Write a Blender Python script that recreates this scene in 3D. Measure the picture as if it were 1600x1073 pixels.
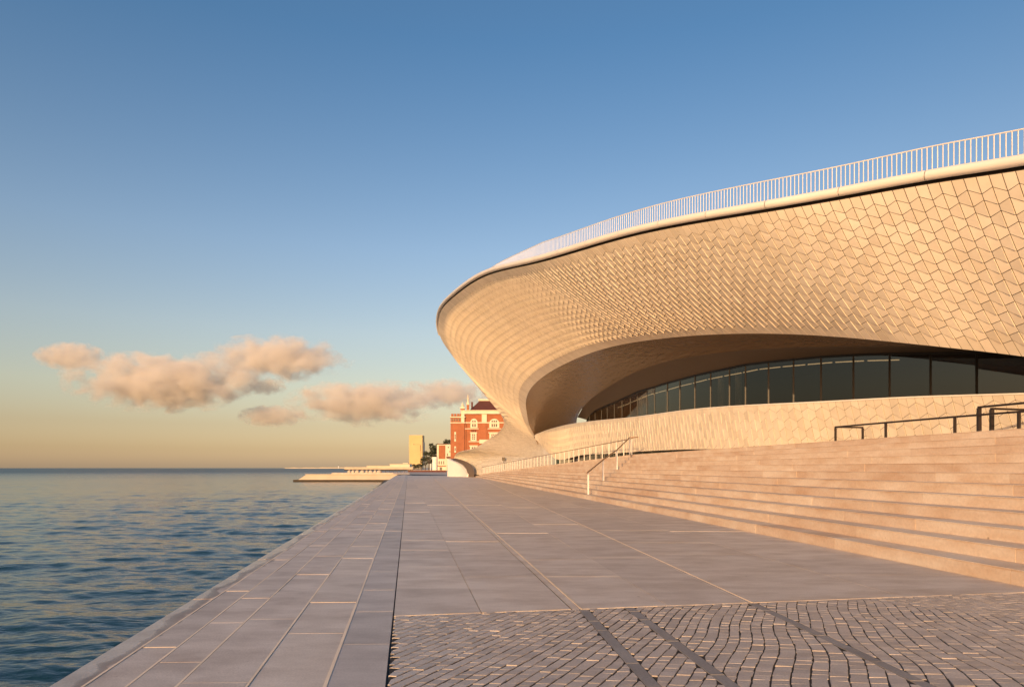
import bpy, math, random
import numpy as np
from mathutils import Vector, noise

for o in list(bpy.data.objects):
    bpy.data.objects.remove(o, do_unlink=True)
S = bpy.context.scene
COL = S.collection
R = math.radians
random.seed(7)
rng = np.random.default_rng(11)

# ------------------------------------------------------------------ camera, sky, sun, exposure
EYE = 1.4
F = 1600 * 24 / 36
cd = bpy.data.cameras.new('camera')
cd.lens = 24; cd.sensor_width = 36; cd.shift_y = (731 - 536.5) / 1600
cd.clip_start = 0.1; cd.clip_end = 60000
cam = bpy.data.objects.new('camera', cd); COL.objects.link(cam)
cam.location = (0, 0, EYE); cam.rotation_euler = (R(90), 0, 0)
S.camera = cam

SUN_EL, SUN_AZ = 12.0, 198.5          # azimuth clockwise from +Y (the camera looks along +Y)
w = bpy.data.worlds.new('World'); S.world = w; w.use_nodes = True
wn, wl = w.node_tree.nodes, w.node_tree.links
wn.clear()
wo = wn.new('ShaderNodeOutputWorld'); bg = wn.new('ShaderNodeBackground'); sky = wn.new('ShaderNodeTexSky')
sky.sky_type = 'NISHITA'; sky.sun_disc = False
sky.sun_elevation = R(SUN_EL); sky.sun_rotation = R(SUN_AZ)
sky.altitude = 0; sky.air_density = 1.0; sky.dust_density = 1.0; sky.ozone_density = 1.6
bg.inputs[1].default_value = 0.10
tc = wn.new('ShaderNodeTexCoord'); sp = wn.new('ShaderNodeSeparateXYZ'); wl.new(tc.outputs['Generated'], sp.inputs[0])
rp_ = wn.new('ShaderNodeValToRGB'); el_ = rp_.color_ramp.elements
SKY = [(0.0, (1.38, 1.08, 1.095)), (0.026, (1.113, 0.827, 0.731)), (0.06, (1.109, 0.79, 0.638)), (0.11, (1.32, 0.99, 0.775)), (0.19, (1.395, 1.125, 0.975)), (0.3, (1.245, 1.161, 1.147)), (0.53, (0.705, 0.99, 1.161)), (1.0, (0.63, 0.9, 1.11))]
while len(el_) < len(SKY): el_.new(.5)
for e_, (p_, c_) in zip(el_, SKY): e_.position = p_; e_.color = (*c_, 1)
mw = wn.new('ShaderNodeMix'); mw.data_type = 'RGBA'; mw.blend_type = 'MULTIPLY'; mw.inputs[0].default_value = 1
wl.new(sp.outputs[2], rp_.inputs[0]); wl.new(sky.outputs[0], mw.inputs[6]); wl.new(rp_.outputs[0], mw.inputs[7])
wl.new(mw.outputs[2], bg.inputs[0])
wl.new(bg.outputs[0], wo.inputs[0])

sl = bpy.data.lights.new('sun', 'SUN'); sl.energy = 3.3; sl.angle = R(0.5); sl.color = (1.0, 0.61, 0.28)
sun = bpy.data.objects.new('sun', sl); COL.objects.link(sun)
sd = Vector((math.sin(R(SUN_AZ)) * math.cos(R(SUN_EL)), math.cos(R(SUN_AZ)) * math.cos(R(SUN_EL)), math.sin(R(SUN_EL))))
sun.rotation_euler = sd.to_track_quat('Z', 'Y').to_euler(); sun.location = (-20, -30, 30)
vs = S.view_settings
vs.view_transform = 'Standard'; vs.look = 'None'; vs.gamma = 1; vs.use_curve_mapping = False; vs.exposure = 0.45
S.cycles.max_bounces = 8; S.cycles.volume_bounces = 5; S.cycles.transparent_max_bounces = 8

# ------------------------------------------------------------------ helpers
def at(px, py, D):
    return ((px - 800) / F * D, D, EYE + (731 - py) / F * D)
def AT(l):
    return np.array([at(*p) for p in l])
def empty(name, loc=(0, 0, 0)):
    o = bpy.data.objects.new(name, None); COL.objects.link(o); o.location = loc; o.empty_display_size = 0.3
    return o
def tag(o, label=None, cat=None, group=None, kind=None):
    if label: o['label'] = label
    if cat: o['category'] = cat
    if group: o['group'] = group
    if kind: o['kind'] = kind
    return o
def mesh(name, v, f, mat, parent=None, smooth=False, loc=None):
    me = bpy.data.meshes.new(name)
    me.from_pydata([tuple(map(float, p)) for p in v], [], [tuple(map(int, q)) for q in f])
    if smooth: me.polygons.foreach_set('use_smooth', [True] * len(me.polygons))
    me.materials.append(mat)
    o = bpy.data.objects.new(name, me); COL.objects.link(o)
    if parent is not None: o.parent = parent
    if loc is not None: o.location = loc
    return o
class MB:
    def __init__(s): s.v = []; s.f = []
    def add(s, v, f):
        n = len(s.v); s.v += [tuple(p) for p in v]; s.f += [tuple(n + i for i in q) for q in f]; return s
    def box(s, x0, x1, y0, y1, z0, z1):
        return s.add([(x0,y0,z0),(x1,y0,z0),(x1,y1,z0),(x0,y1,z0),(x0,y0,z1),(x1,y0,z1),(x1,y1,z1),(x0,y1,z1)],
                     [(0,3,2,1),(4,5,6,7),(0,1,5,4),(1,2,6,5),(2,3,7,6),(3,0,4,7)])
    def prism(s, quad, z0, z1):
        n = len(quad)
        return s.add([(p[0], p[1], z0 if len(p) < 3 else p[2] - (z1 - z0)) for p in quad] + [(p[0], p[1], z1 if len(p) < 3 else p[2]) for p in quad],
                     [tuple(range(n - 1, -1, -1)), tuple(range(n, 2 * n))] + [(i, (i + 1) % n, n + (i + 1) % n, n + i) for i in range(n)])
    def tube(s, pts, r, n=8, caps=True):
        P = np.array(pts, float); N = len(P); b = len(s.v)
        T = np.gradient(P, axis=0); T /= np.linalg.norm(T, axis=1)[:, None]
        rr = r if hasattr(r, '__len__') else [r] * N
        for i in range(N):
            up = np.array((0, 0, 1.0)) if abs(T[i][2]) < .95 else np.array((1.0, 0, 0))
            a = np.cross(T[i], up); a /= np.linalg.norm(a); c = np.cross(a, T[i])
            for k in range(n):
                th = 2 * math.pi * k / n
                s.v.append(tuple(P[i] + rr[i] * (a * math.cos(th) + c * math.sin(th))))
        for i in range(N - 1):
            for k in range(n):
                s.f.append((b + i*n + k, b + i*n + (k+1) % n, b + (i+1)*n + (k+1) % n, b + (i+1)*n + k))
        if caps:
            s.f.append(tuple(b + k for k in range(n - 1, -1, -1))); s.f.append(tuple(b + (N-1)*n + k for k in range(n)))
        return s
    def bar(s, a, b, hw, hd, side=None):
        a = np.array(a, float); b = np.array(b, float); t = b - a; t /= np.linalg.norm(t)
        u = np.array(side if side is not None else ((0, 0, 1.0) if abs(t[2]) < .9 else (1.0, 0, 0)), float)
        n = np.cross(t, u); n /= np.linalg.norm(n); u = np.cross(n, t)
        c = [a - n*hw - u*hd, a + n*hw - u*hd, a + n*hw + u*hd, a - n*hw + u*hd]
        d = [p + (b - a) for p in c]
        return s.add(c + d, [(0,1,2,3),(7,6,5,4),(0,4,5,1),(1,5,6,2),(2,6,7,3),(3,7,4,0)])
    def build(s, name, mat, parent=None, smooth=False):
        return mesh(name, s.v, s.f, mat, parent, smooth)
def spline(K, P, k):
    """natural cubic spline through P (n x d) at knots K, evaluated at k"""
    K = np.asarray(K, float); P = np.asarray(P, float); n = len(K); h = np.diff(K)
    A = np.zeros((n, n)); B = np.zeros((n,) + P.shape[1:]); A[0, 0] = A[-1, -1] = 1
    for i in range(1, n - 1):
        A[i, i-1] = h[i-1]; A[i, i] = 2 * (h[i-1] + h[i]); A[i, i+1] = h[i]
        B[i] = 6 * ((P[i+1] - P[i]) / h[i] - (P[i] - P[i-1]) / h[i-1])
    M = np.linalg.solve(A, B.reshape(n, -1)).reshape(B.shape)
    k = np.atleast_1d(np.asarray(k, float)); j = np.clip(np.searchsorted(K, k) - 1, 0, n - 2)
    sh = (-1,) + (1,) * (P.ndim - 1); hh = h[j].reshape(sh)
    a = (K[j+1] - k).reshape(sh) / hh; b = (k - K[j]).reshape(sh) / hh
    return a * P[j] + b * P[j+1] + ((a**3 - a) * M[j] + (b**3 - b) * M[j+1]) * hh**2 / 6
def lag4(Q, t):
    """cubic through four control points at t = 0, 1/3, 2/3, 1; Q (..., 4, 3)"""
    t = np.asarray(t, float)[..., None]
    l0 = -4.5*(t-1/3)*(t-2/3)*(t-1); l1 = 13.5*t*(t-2/3)*(t-1); l2 = -13.5*t*(t-1/3)*(t-1); l3 = 4.5*t*(t-1/3)*(t-2/3)
    return l0*Q[..., 0, :] + l1*Q[..., 1, :] + l2*Q[..., 2, :] + l3*Q[..., 3, :]
def grid_mesh(name, G, mat, parent=None, smooth=True):
    a, b = G.shape[:2]
    v = G.reshape(-1, 3); f = [(i*b+j, i*b+j+1, (i+1)*b+j+1, (i+1)*b+j) for i in range(a-1) for j in range(b-1)]
    return mesh(name, v, f, mat, parent, smooth)
def proj(p):
    p = np.asarray(p); y = np.maximum(p[..., 1], .05)
    return np.stack([800 + p[..., 0] / y * F, 731 - (p[..., 2] - EYE) / y * F], -1)

# ------------------------------------------------------------------ materials
def nt(name):
    m = bpy.data.materials.new(name); m.use_nodes = True
    n, l = m.node_tree.nodes, m.node_tree.links
    return m, n, l, n['Principled BSDF']
def ramp(n, stops):
    r = n.new('ShaderNodeValToRGB'); e = r.color_ramp.elements
    while len(e) < len(stops): e.new(0.5)
    for q, (p, c) in zip(e, stops): q.position = p; q.color = (*c, 1) if len(c) == 3 else c
    return r
def plain(name, c, rough=0.5, metal=0.0, var=0.12, scale=3.0, bump=0.0, spec=0.5):
    m, n, l, b = nt(name)
    g = n.new('ShaderNodeNewGeometry'); t = n.new('ShaderNodeTexNoise'); t.inputs['Scale'].default_value = scale; t.inputs['Detail'].default_value = 6
    l.new(g.outputs['Position'], t.inputs['Vector'])
    r = ramp(n, [(.25, [x * (1 - var) for x in c]), (.75, [min(1, x * (1 + var)) for x in c])])
    l.new(t.outputs[0], r.inputs[0]); l.new(r.outputs[0], b.inputs['Base Color'])
    b.inputs['Roughness'].default_value = rough; b.inputs['Metallic'].default_value = metal; b.inputs['Specular IOR Level'].default_value = spec
    if bump:
        bp = n.new('ShaderNodeBump'); bp.inputs['Strength'].default_value = bump; bp.inputs['Distance'].default_value = .02
        l.new(t.outputs[0], bp.inputs['Height']); l.new(bp.outputs[0], b.inputs['Normal'])
    return m
def pieces(name, c1, c2, rough=0.5, stain=(.5, .45, .4), stain_amt=.5, scale=1.5, stretch=(1, 1, 1), bump=.15, spec=.4, wet=False, fine=60, grain=(.84, 1.12), specks=0):
    """stone or ceramic laid in pieces: each piece has its own tint, plus grain and stains"""
    m, n, l, b = nt(name)
    g = n.new('ShaderNodeNewGeometry'); oi = n.new('ShaderNodeObjectInfo')
    ad = n.new('ShaderNodeMath'); ad.operation = 'ADD'
    fr = n.new('ShaderNodeMath'); fr.operation = 'FRACT'
    l.new(g.outputs['Random Per Island'], ad.inputs[0]); l.new(oi.outputs['Random'], ad.inputs[1]); l.new(ad.outputs[0], fr.inputs[0])
    r = ramp(n, [(0, c1), (.6, [(a + d) / 2 for a, d in zip(c1, c2)]), (1, c2)]); l.new(fr.outputs[0], r.inputs[0])
    mp = n.new('ShaderNodeMapping'); mp.inputs['Scale'].default_value = stretch; l.new(g.outputs['Position'], mp.inputs[0])
    t = n.new('ShaderNodeTexNoise'); t.inputs['Scale'].default_value = scale; t.inputs['Detail'].default_value = 8; t.inputs['Roughness'].default_value = .62
    l.new(mp.outputs[0], t.inputs['Vector'])
    sr = ramp(n, [(.38, (0, 0, 0)), (.72, (1, 1, 1))]); l.new(t.outputs[0], sr.inputs[0])
    ml = n.new('ShaderNodeMath'); ml.operation = 'MULTIPLY'; ml.inputs[1].default_value = stain_amt; l.new(sr.outputs[0], ml.inputs[0])
    mx = n.new('ShaderNodeMix'); mx.data_type = 'RGBA'; mx.blend_type = 'MULTIPLY'
    l.new(ml.outputs[0], mx.inputs[0]); l.new(r.outputs[0], mx.inputs[6]); mx.inputs[7].default_value = (*stain, 1)
    t2 = n.new('ShaderNodeTexNoise'); t2.inputs['Scale'].default_value = fine; t2.inputs['Detail'].default_value = 4; l.new(g.outputs['Position'], t2.inputs['Vector'])
    r2 = ramp(n, [(.3, (grain[0],)*3), (.7, (grain[1],)*3)]); l.new(t2.outputs[0], r2.inputs[0])
    m2 = n.new('ShaderNodeMix'); m2.data_type = 'RGBA'; m2.blend_type = 'MULTIPLY'; m2.inputs[0].default_value = 1
    l.new(mx.outputs[2], m2.inputs[6]); l.new(r2.outputs[0], m2.inputs[7])
    col = m2.outputs[2]
    if specks:
        vo = n.new('ShaderNodeTexVoronoi'); vo.inputs['Scale'].default_value = specks; l.new(g.outputs['Position'], vo.inputs['Vector'])
        cs_ = n.new('ShaderNodeSeparateColor'); l.new(vo.outputs['Color'], cs_.inputs[0])
        sz = n.new('ShaderNodeMath'); sz.operation = 'MULTIPLY_ADD'; sz.inputs[1].default_value = .17; sz.inputs[2].default_value = -.10; l.new(cs_.outputs[0], sz.inputs[0])
        lt = n.new('ShaderNodeMath'); lt.operation = 'LESS_THAN'; l.new(vo.outputs['Distance'], lt.inputs[0]); l.new(sz.outputs[0], lt.inputs[1])
        lm_ = n.new('ShaderNodeMath'); lm_.operation = 'MULTIPLY'; lm_.inputs[1].default_value = .55; l.new(lt.outputs[0], lm_.inputs[0])
        ms = n.new('ShaderNodeMix'); ms.data_type = 'RGBA'; ms.blend_type = 'MULTIPLY'; l.new(lm_.outputs[0], ms.inputs[0]); l.new(col, ms.inputs[6]); ms.inputs[7].default_value = (.35, .26, .2, 1)
        col = ms.outputs[2]
    b.inputs['Roughness'].default_value = rough; b.inputs['Specular IOR Level'].default_value = spec
    if wet:   # damp margin along the water's edge: q = x + .152 y is the distance across the quay
        sx = n.new('ShaderNodeSeparateXYZ'); l.new(g.outputs['Position'], sx.inputs[0])
        q = n.new('ShaderNodeMath'); q.operation = 'MULTIPLY_ADD'; q.inputs[1].default_value = .152; l.new(sx.outputs[1], q.inputs[0]); l.new(sx.outputs[0], q.inputs[2])
        tw = n.new('ShaderNodeTexNoise'); tw.inputs['Scale'].default_value = .8; tw.inputs['Detail'].default_value = 7; tw.inputs['Roughness'].default_value = .6; l.new(g.outputs['Position'], tw.inputs['Vector'])
        qa = n.new('ShaderNodeMath'); qa.operation = 'MULTIPLY_ADD'; qa.inputs[1].default_value = 0.75; l.new(tw.outputs[0], qa.inputs[0]); l.new(q.outputs[0], qa.inputs[2])
        wq = n.new('ShaderNodeMapRange'); wq.inputs[1].default_value = -1.90; wq.inputs[2].default_value = -1.60; l.new(qa.outputs[0], wq.inputs[0])
        wr = ramp(n, [(0, (.45,)*3), (.22, (.45,)*3), (.30, (1,)*3), (.52, (.9,)*3), (.60, (0,)*3)]); l.new(wq.outputs[0], wr.inputs[0])
        md = n.new('ShaderNodeMix'); md.data_type = 'RGBA'; md.blend_type = 'MULTIPLY'; l.new(wr.outputs[0], md.inputs[0]); l.new(col, md.inputs[6]); md.inputs[7].default_value = (.46, .40, .36, 1)
        col = md.outputs[2]
        wr2 = n.new('ShaderNodeMapRange'); wr2.inputs[1].default_value = -1.72; wr2.inputs[2].default_value = -1.84; wr2.inputs[3].default_value = rough; wr2.inputs[4].default_value = .22
        l.new(qa.outputs[0], wr2.inputs[0]); l.new(wr2.outputs[0], b.inputs['Roughness'])
    l.new(col, b.inputs['Base Color'])
    bp = n.new('ShaderNodeBump'); bp.inputs['Strength'].default_value = bump; bp.inputs['Distance'].default_value = .01
    l.new(t2.outputs[0], bp.inputs['Height']); l.new(bp.outputs[0], b.inputs['Normal'])
    return m

M = {}
M['tile'] = pieces('glazed_tile', (.76, .69, .585), (.65, .585, .485), rough=.28, stain=(.86, .82, .76), stain_amt=.5, scale=.8, bump=.02, spec=.45, fine=2.0, grain=(.95, 1.04))
M['grout'] = plain('dark_joint', (.065, .047, .033), .8)
M['lip'] = plain('white_metal_lip', (.80, .77, .72), .35, var=.04, scale=1)
M['gap'] = plain('gap_shade_dark', (.03, .027, .024), .7)  # near-black: shade of the recess under the lip put into the colour
M['white_metal'] = plain('white_painted_metal', (.78, .76, .72), .4, var=.05)
M['dark_metal'] = plain('dark_bronze_metal', (.030, .019, .014), .45, .2)
M['bronze'] = plain('light_bronze', (.26, .165, .105), .4, .3)
M['mullion'] = plain('black_mullion', (.012, .010, .009), .5)
M['step'] = pieces('pink_limestone', (.80, .67, .53), (.70, .55, .42), rough=.55, stain=(.78, .62, .48), stain_amt=.75, scale=1.1, stretch=(1, 1, 3), bump=.2, fine=22, grain=(.93, 1.05), specks=3.2)
M['slab'] = pieces('promenade_limestone', (.78, .66, .55), (.68, .575, .485), rough=.5, stain=(.66, .60, .55), stain_amt=.9, scale=1.5, stretch=(.8, 1.6, 1), bump=.2, fine=60, grain=(.9, 1.07), specks=3.6)
M['quay'] = pieces('quay_limestone', (.76, .64, .54), (.65, .55, .47), rough=.5, stain=(.62, .56, .52), stain_amt=.9, scale=1.9, stretch=(.8, 1.4, 1), bump=.25, fine=60, wet=True, grain=(.9, 1.07), specks=4.2)
M['kerb'] = pieces('grey_kerb_limestone', (.655, .57, .505), (.565, .495, .44), rough=.5, stain=(.66, .62, .60), stain_amt=.9, scale=1.6, stretch=(.8, 1.5, 1), bump=.2, fine=60, grain=(.9, 1.07), specks=3.6)
M['strip'] = plain('pale_joint_stone', (.85, .68, .50), .55, var=.15, scale=2)
M['groove'] = plain('dark_groove', (.05, .045, .045), .7)
M['granite'] = pieces('dark_granite', (.36, .325, .30), (.29, .26, .24), rough=.55, bump=.4, fine=60)
M['sett'] = pieces('limestone_sett', (.62, .53, .46), (.46, .395, .345), rough=.42, stain=(.7, .66, .64), stain_amt=.5, scale=4, bump=.35, fine=70)
M['bed'] = plain('dark_bedding', (.035, .028, .024), .9, scale=30)
M['brick'] = plain('orange_brick', (.37, .125, .05), .8, var=.15, scale=.7)
M['cream'] = plain('cream_stone', (.74, .65, .48), .7, var=.08, scale=.5)
M['roof_tile'] = plain('brown_roof_tile', (.14, .045, .03), .8, var=.2, scale=.8)
M['window'] = plain('dark_window', (.10, .085, .07), .25, spec=.5)
M['concrete'] = plain('yellow_concrete', (.66, .47, .22), .8, var=.08, scale=.15)
M['pier'] = plain('pale_concrete', (.58, .48, .36), .8, var=.12, scale=.25)
M['algae'] = plain('dark_algae', (.05, .035, .02), .8, var=.3, scale=2)
M['leaf'] = plain('foliage', (.055, .06, .025), .7, var=.5, scale=.6)
M['bark'] = plain('bark', (.09, .06, .04), .9)
M['rock'] = plain('dark_rock', (.06, .05, .045), .8, var=.4, scale=3, bump=.6)
M['ground'] = plain('pale_ground', (.52, .46, .40), .8, var=.1, scale=.1)
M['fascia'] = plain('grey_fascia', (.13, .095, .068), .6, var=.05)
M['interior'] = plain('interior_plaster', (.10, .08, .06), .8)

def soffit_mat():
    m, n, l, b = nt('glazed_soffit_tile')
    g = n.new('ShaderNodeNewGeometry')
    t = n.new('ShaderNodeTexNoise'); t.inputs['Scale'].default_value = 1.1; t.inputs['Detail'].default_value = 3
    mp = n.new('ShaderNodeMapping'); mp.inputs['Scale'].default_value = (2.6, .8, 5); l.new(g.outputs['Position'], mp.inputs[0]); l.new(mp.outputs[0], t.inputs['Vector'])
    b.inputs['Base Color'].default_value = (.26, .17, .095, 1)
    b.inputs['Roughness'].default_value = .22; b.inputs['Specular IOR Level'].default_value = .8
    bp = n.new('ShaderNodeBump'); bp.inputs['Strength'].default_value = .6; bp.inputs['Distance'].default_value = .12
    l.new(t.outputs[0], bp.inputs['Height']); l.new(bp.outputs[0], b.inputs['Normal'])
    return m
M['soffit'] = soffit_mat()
def glass_mat(name, tint, refl=1.5):
    m, n, l, b = nt(name); n.remove(b); out = n['Material Output']
    lw = n.new('ShaderNodeLayerWeight'); lw.inputs[0].default_value = .5
    pw = n.new('ShaderNodeMath'); pw.operation = 'POWER'; pw.inputs[1].default_value = 5; l.new(lw.outputs['Facing'], pw.inputs[0])
    fr = n.new('ShaderNodeMath'); fr.operation = 'MULTIPLY_ADD'; fr.inputs[1].default_value = 1 - refl; fr.inputs[2].default_value = refl; l.new(pw.outputs[0], fr.inputs[0])
    gl = n.new('ShaderNodeBsdfGlossy'); gl.inputs['Roughness'].default_value = .015; gl.inputs[0].default_value = (1, .95, .88, 1)
    tr = n.new('ShaderNodeBsdfTransparent'); tr.inputs[0].default_value = (*tint, 1)
    mx = n.new('ShaderNodeMixShader'); l.new(fr.outputs[0], mx.inputs[0]); l.new(tr.outputs[0], mx.inputs[1]); l.new(gl.outputs[0], mx.inputs[2]); l.new(mx.outputs[0], out.inputs[0])
    return m
M['glass'] = glass_mat('tinted_glass', (.36, .35, .33), .075)
M['base_glass'] = glass_mat('green_glass', (.25, .32, .27), .06)
def water_mat():
    m, n, l, b = nt('river_water')
    g = n.new('ShaderNodeNewGeometry')
    b.inputs['Base Color'].default_value = (.010, .040, .052, 1); b.inputs['Roughness'].default_value = .10; b.inputs['IOR'].default_value = 1.33
    prev = None
    for sc, st, dist, det, ang in (((.8, 2.2, 1), .35, .12, 3, -10), ((3.5, 7, 1), .5, .03, 4, 15)):
        mp = n.new('ShaderNodeMapping'); mp.inputs['Scale'].default_value = sc; mp.inputs['Rotation'].default_value = (0, 0, R(ang)); l.new(g.outputs['Position'], mp.inputs[0])
        t = n.new('ShaderNodeTexNoise'); t.inputs['Scale'].default_value = 1; t.inputs['Detail'].default_value = det; t.inputs['Distortion'].default_value = .6; l.new(mp.outputs[0], t.inputs['Vector'])
        bp = n.new('ShaderNodeBump'); bp.inputs['Strength'].default_value = st; bp.inputs['Distance'].default_value = dist
        l.new(t.outputs[0], bp.inputs['Height'])
        if prev: l.new(prev.outputs[0], bp.inputs['Normal'])
        prev = bp
    l.new(prev.outputs[0], b.inputs['Normal'])
    # beyond the modelled waves the unresolved ripples show as roughness
    ln2 = n.new('ShaderNodeVectorMath'); ln2.operation = 'LENGTH'; l.new(g.outputs['Position'], ln2.inputs[0])
    rm = n.new('ShaderNodeMapRange'); rm.inputs[1].default_value = 60; rm.inputs[2].default_value = 600; rm.inputs[3].default_value = .09; rm.inputs[4].default_value = .36
    l.new(ln2.outputs['Value'], rm.inputs[0]); l.new(rm.outputs[0], b.inputs['Roughness'])
    return m
M['water'] = water_mat()

# ------------------------------------------------------------------ water and ground
WZ = -1.6
rad = np.concatenate([2.2*np.exp(np.arange(0, 820)*.0060), 2.2*math.exp(820*.0060)*np.exp(np.arange(0, 84)*.062)])
ang = np.radians(np.concatenate([np.linspace(-110, -52, 90)[:-1], np.linspace(-52, 2, 600)]))
RD, AN = np.meshgrid(rad, ang, indexing='ij'); WX = RD*np.sin(AN); WY = RD*np.cos(AN)
cell = RD*.0060
patch = .62 + .38*np.sin(WX*.031 + WY*.017 + 1.3*np.sin(WY*.023 + .6)) * np.sin(WY*.041 - WX*.012 + .8*np.sin(WX*.037))
WH = np.zeros_like(WX); wr = np.random.default_rng(5)
for k in range(96):
    lam = .24*math.exp(wr.uniform(0, 2.75)) if k < 54 else (wr.uniform(5, 14) if k < 64 else wr.uniform(.07, .26)); th = R(78) + wr.normal(0, .42); kk = 2*math.pi/lam
    kx, ky = kk*math.cos(th), kk*math.sin(th); amp = .0046*lam**.68 if k < 54 else (.0012*lam if k < 64 else .0044*lam)
    fade = np.clip(lam/(2.4*cell) - .35, 0, 1)
    phs = kx*WX + ky*WY + wr.uniform(0, 6.28) + .9*np.sin(WX*.21*wr.uniform(.5, 1.5) + WY*.13*wr.uniform(.5, 1.5) + k)
    WH += amp*fade*(np.sin(phs) + .18*np.sin(2*phs + .6))
WH *= patch
wm = bpy.data.meshes.new('river_water'); na, nb = WX.shape
idx = np.arange(na*nb).reshape(na, nb); quads_ = np.stack([idx[:-1, :-1], idx[1:, :-1], idx[1:, 1:], idx[:-1, 1:]], -1).reshape(-1, 4)
wm.vertices.add(na*nb); wm.vertices.foreach_set('co', np.stack([WX, WY, WZ + WH], -1).ravel())
wm.loops.add(quads_.size); wm.loops.foreach_set('vertex_index', quads_.ravel().astype(np.int32))
wm.polygons.add(len(quads_)); wm.polygons.foreach_set('loop_start', np.arange(0, quads_.size, 4, dtype=np.int32))
wm.update(calc_edges=True); wm.validate(); wm.flip_normals() if wm.polygons[0].normal.z < 0 else None
wm.polygons.foreach_set('use_smooth', np.ones(len(quads_), dtype=bool)); wm.materials.append(M['water'])
wo_ = bpy.data.objects.new('river_water', wm); COL.objects.link(wo_); tag(wo_, kind='structure')
QE = -2.326                      # quay edge, q = x + .152 y
qx = lambda q, y: q - .152 * y
g = MB()
g.add([(qx(QE, -12), -12, -.06), (60, -12, -.06), (60, 170, -.06), (qx(QE, 170), 170, -.06), (3000, 170, -.06), (3000, 4000, -.06), (-620, 4000, -.06), (-90, 600, -.06), (-31, 175, -.06)],
      [(0, 1, 2, 3), (3, 2, 4, 5, 6, 7, 8)])
tag(g.build('ground', M['ground']), kind='structure')
qw = MB(); qw.prism([(qx(QE, -12), -12), (qx(QE, -12) + .5, -12), (qx(QE, 170) + .5, 170), (qx(QE, 170), 170)], -2.6, -.065)
tag(qw.build('quay_wall', M['algae']), 'dark stained quay wall dropping into the river along the promenade', 'quay wall')

# ------------------------------------------------------------------ promenade paving
prom = mesh('promenade', [(qx(QE, -10) + .01, -10, -.03), (9, -10, -.03), (-6.5, 128, -.03), (qx(QE, 168) + .01, 168, -.03)], [(0, 1, 2, 3)], M['groove'])
tag(prom, kind='structure')
def cob_back(x): return 6.67 + .178 * (x + .0)     # far edge of the cobbled area
ln = {}                                             # joint lines x = a + b y
def line(a, b): return lambda y: a + b * y
rows = [(-2.326, -2.09), (-2.09, -1.81), (-1.81, -1.49), (-1.49, -1.04), (-1.04, -.536), (-.536, -.139)]
def slab(l0, l1, y0, y1, dz, mat, gap=.004, name='slab', skew=0.0):
    quad = [(l0(y0) + gap, y0 + gap), (l1(y0) - gap, y0 + gap + skew), (l1(y1) - gap, y1 - gap + skew), (l0(y1) + gap, y1 - gap)]
    return MB().prism(quad, -.028, dz).build(name, mat, prom)
for i, (q0, q1) in enumerate(rows):
    l0, l1 = line(q0 + (.0 if i == 0 else .008), -.152), line(q1 - .008, -.152)
    y = random.uniform(-3, -1.5)
    while y < 128:
        L = random.uniform(1.15, 1.9) if y < 36 else random.uniform(8, 14)
        slab(l0, l1, y, y + L, random.uniform(-.0025, .0028) + (-.012 if i == 0 else 0), M['quay'] if i < 4 else (M['slab'] if i < 5 else M['kerb']), skew=.012)
        y += L
for q in (-2.09, -1.81, -1.49, -1.04, -.536):
    wdt = .020 if q != -.536 else .024
    quad = [(q - wdt*.5 - .152*-4, -4), (q + wdt*.5 - .152*-4, -4), (q + wdt*.5 - .152*128, 128), (q - wdt*.5 - .152*128, 128)]
    v = [(x, y, -.02) for x, y in quad] + [(quad[0][0], -4, .0005), (quad[1][0], -4, .0025), (quad[2][0], 128, .0025), (quad[3][0], 128, .0005)]
    mesh('joint_strip', v, [(4, 5, 6, 7), (0, 1, 5, 4), (1, 2, 6, 5), (2, 3, 7, 6), (3, 0, 4, 7)], M['strip'], prom)
s1a, s1b = line(1.482, -.132), line(1.600, -.132)
s3a, s3b = line(3.010, -.079), line(3.075, -.079)
edge = line(6.99, -.118)
cols = [(line(-.139, -.152), line(.708, -.152)), (line(.708, -.152), s1a), (s1b, line(2.32, -.105)), (line(2.32, -.105), s3a), (s3b, line(5.0, -.099)), (line(5.0, -.099), edge)]
for c, (l0, l1) in enumerate(cols):
    y = cob_back(l0(6.7))
    first = True
    while y < 126:
        L = random.uniform(1.5, 2.6) if y < 34 else random.uniform(9, 14)
        if first:
            ya, yb = cob_back(l0(y)), cob_back(l1(y)); y2 = y + L
            MB().prism([(l0(ya) + .004, ya + .004), (l1(yb) - .004, yb + .004), (l1(y2) - .004, y2 - .004), (l0(y2) + .004, y2 - .004)], -.028, .001).build('slab', M['slab'], prom)
        elif l1(y + L) - l0(y + L) > .05 :
            slab(l0, l1, y, y + L, random.uniform(-.0025, .0025), M['slab'], gap=.003)
        first = False
        y += L
def strip(l0, l1, y0, y1, z, mat, name):
    return MB().prism([(l0(y0), y0), (l1(y0), y0), (l1(y1), y1), (l0(y1), y1)], -.028, z).build(name, mat, prom)
# flush rails: a pale bar between two dark grooves
for (a, b_), y1 in (((s1a, s1b), 120), ((s3a, s3b), 100)):
    y0 = cob_back(a(7)) + .02
    k = (b_(0) - a(0))
    strip(lambda y, a=a, k=k: a(y) + .14*k, lambda y, a=a, k=k: a(y) + .80*k, y0, y1, -.003, M['slab'], 'rail_bed')
    strip(lambda y, a=a, k=k: a(y) + .84*k, lambda y, a=a, k=k: a(y) + .97*k, y0, y1, .004, M['strip'], 'rail')

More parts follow.
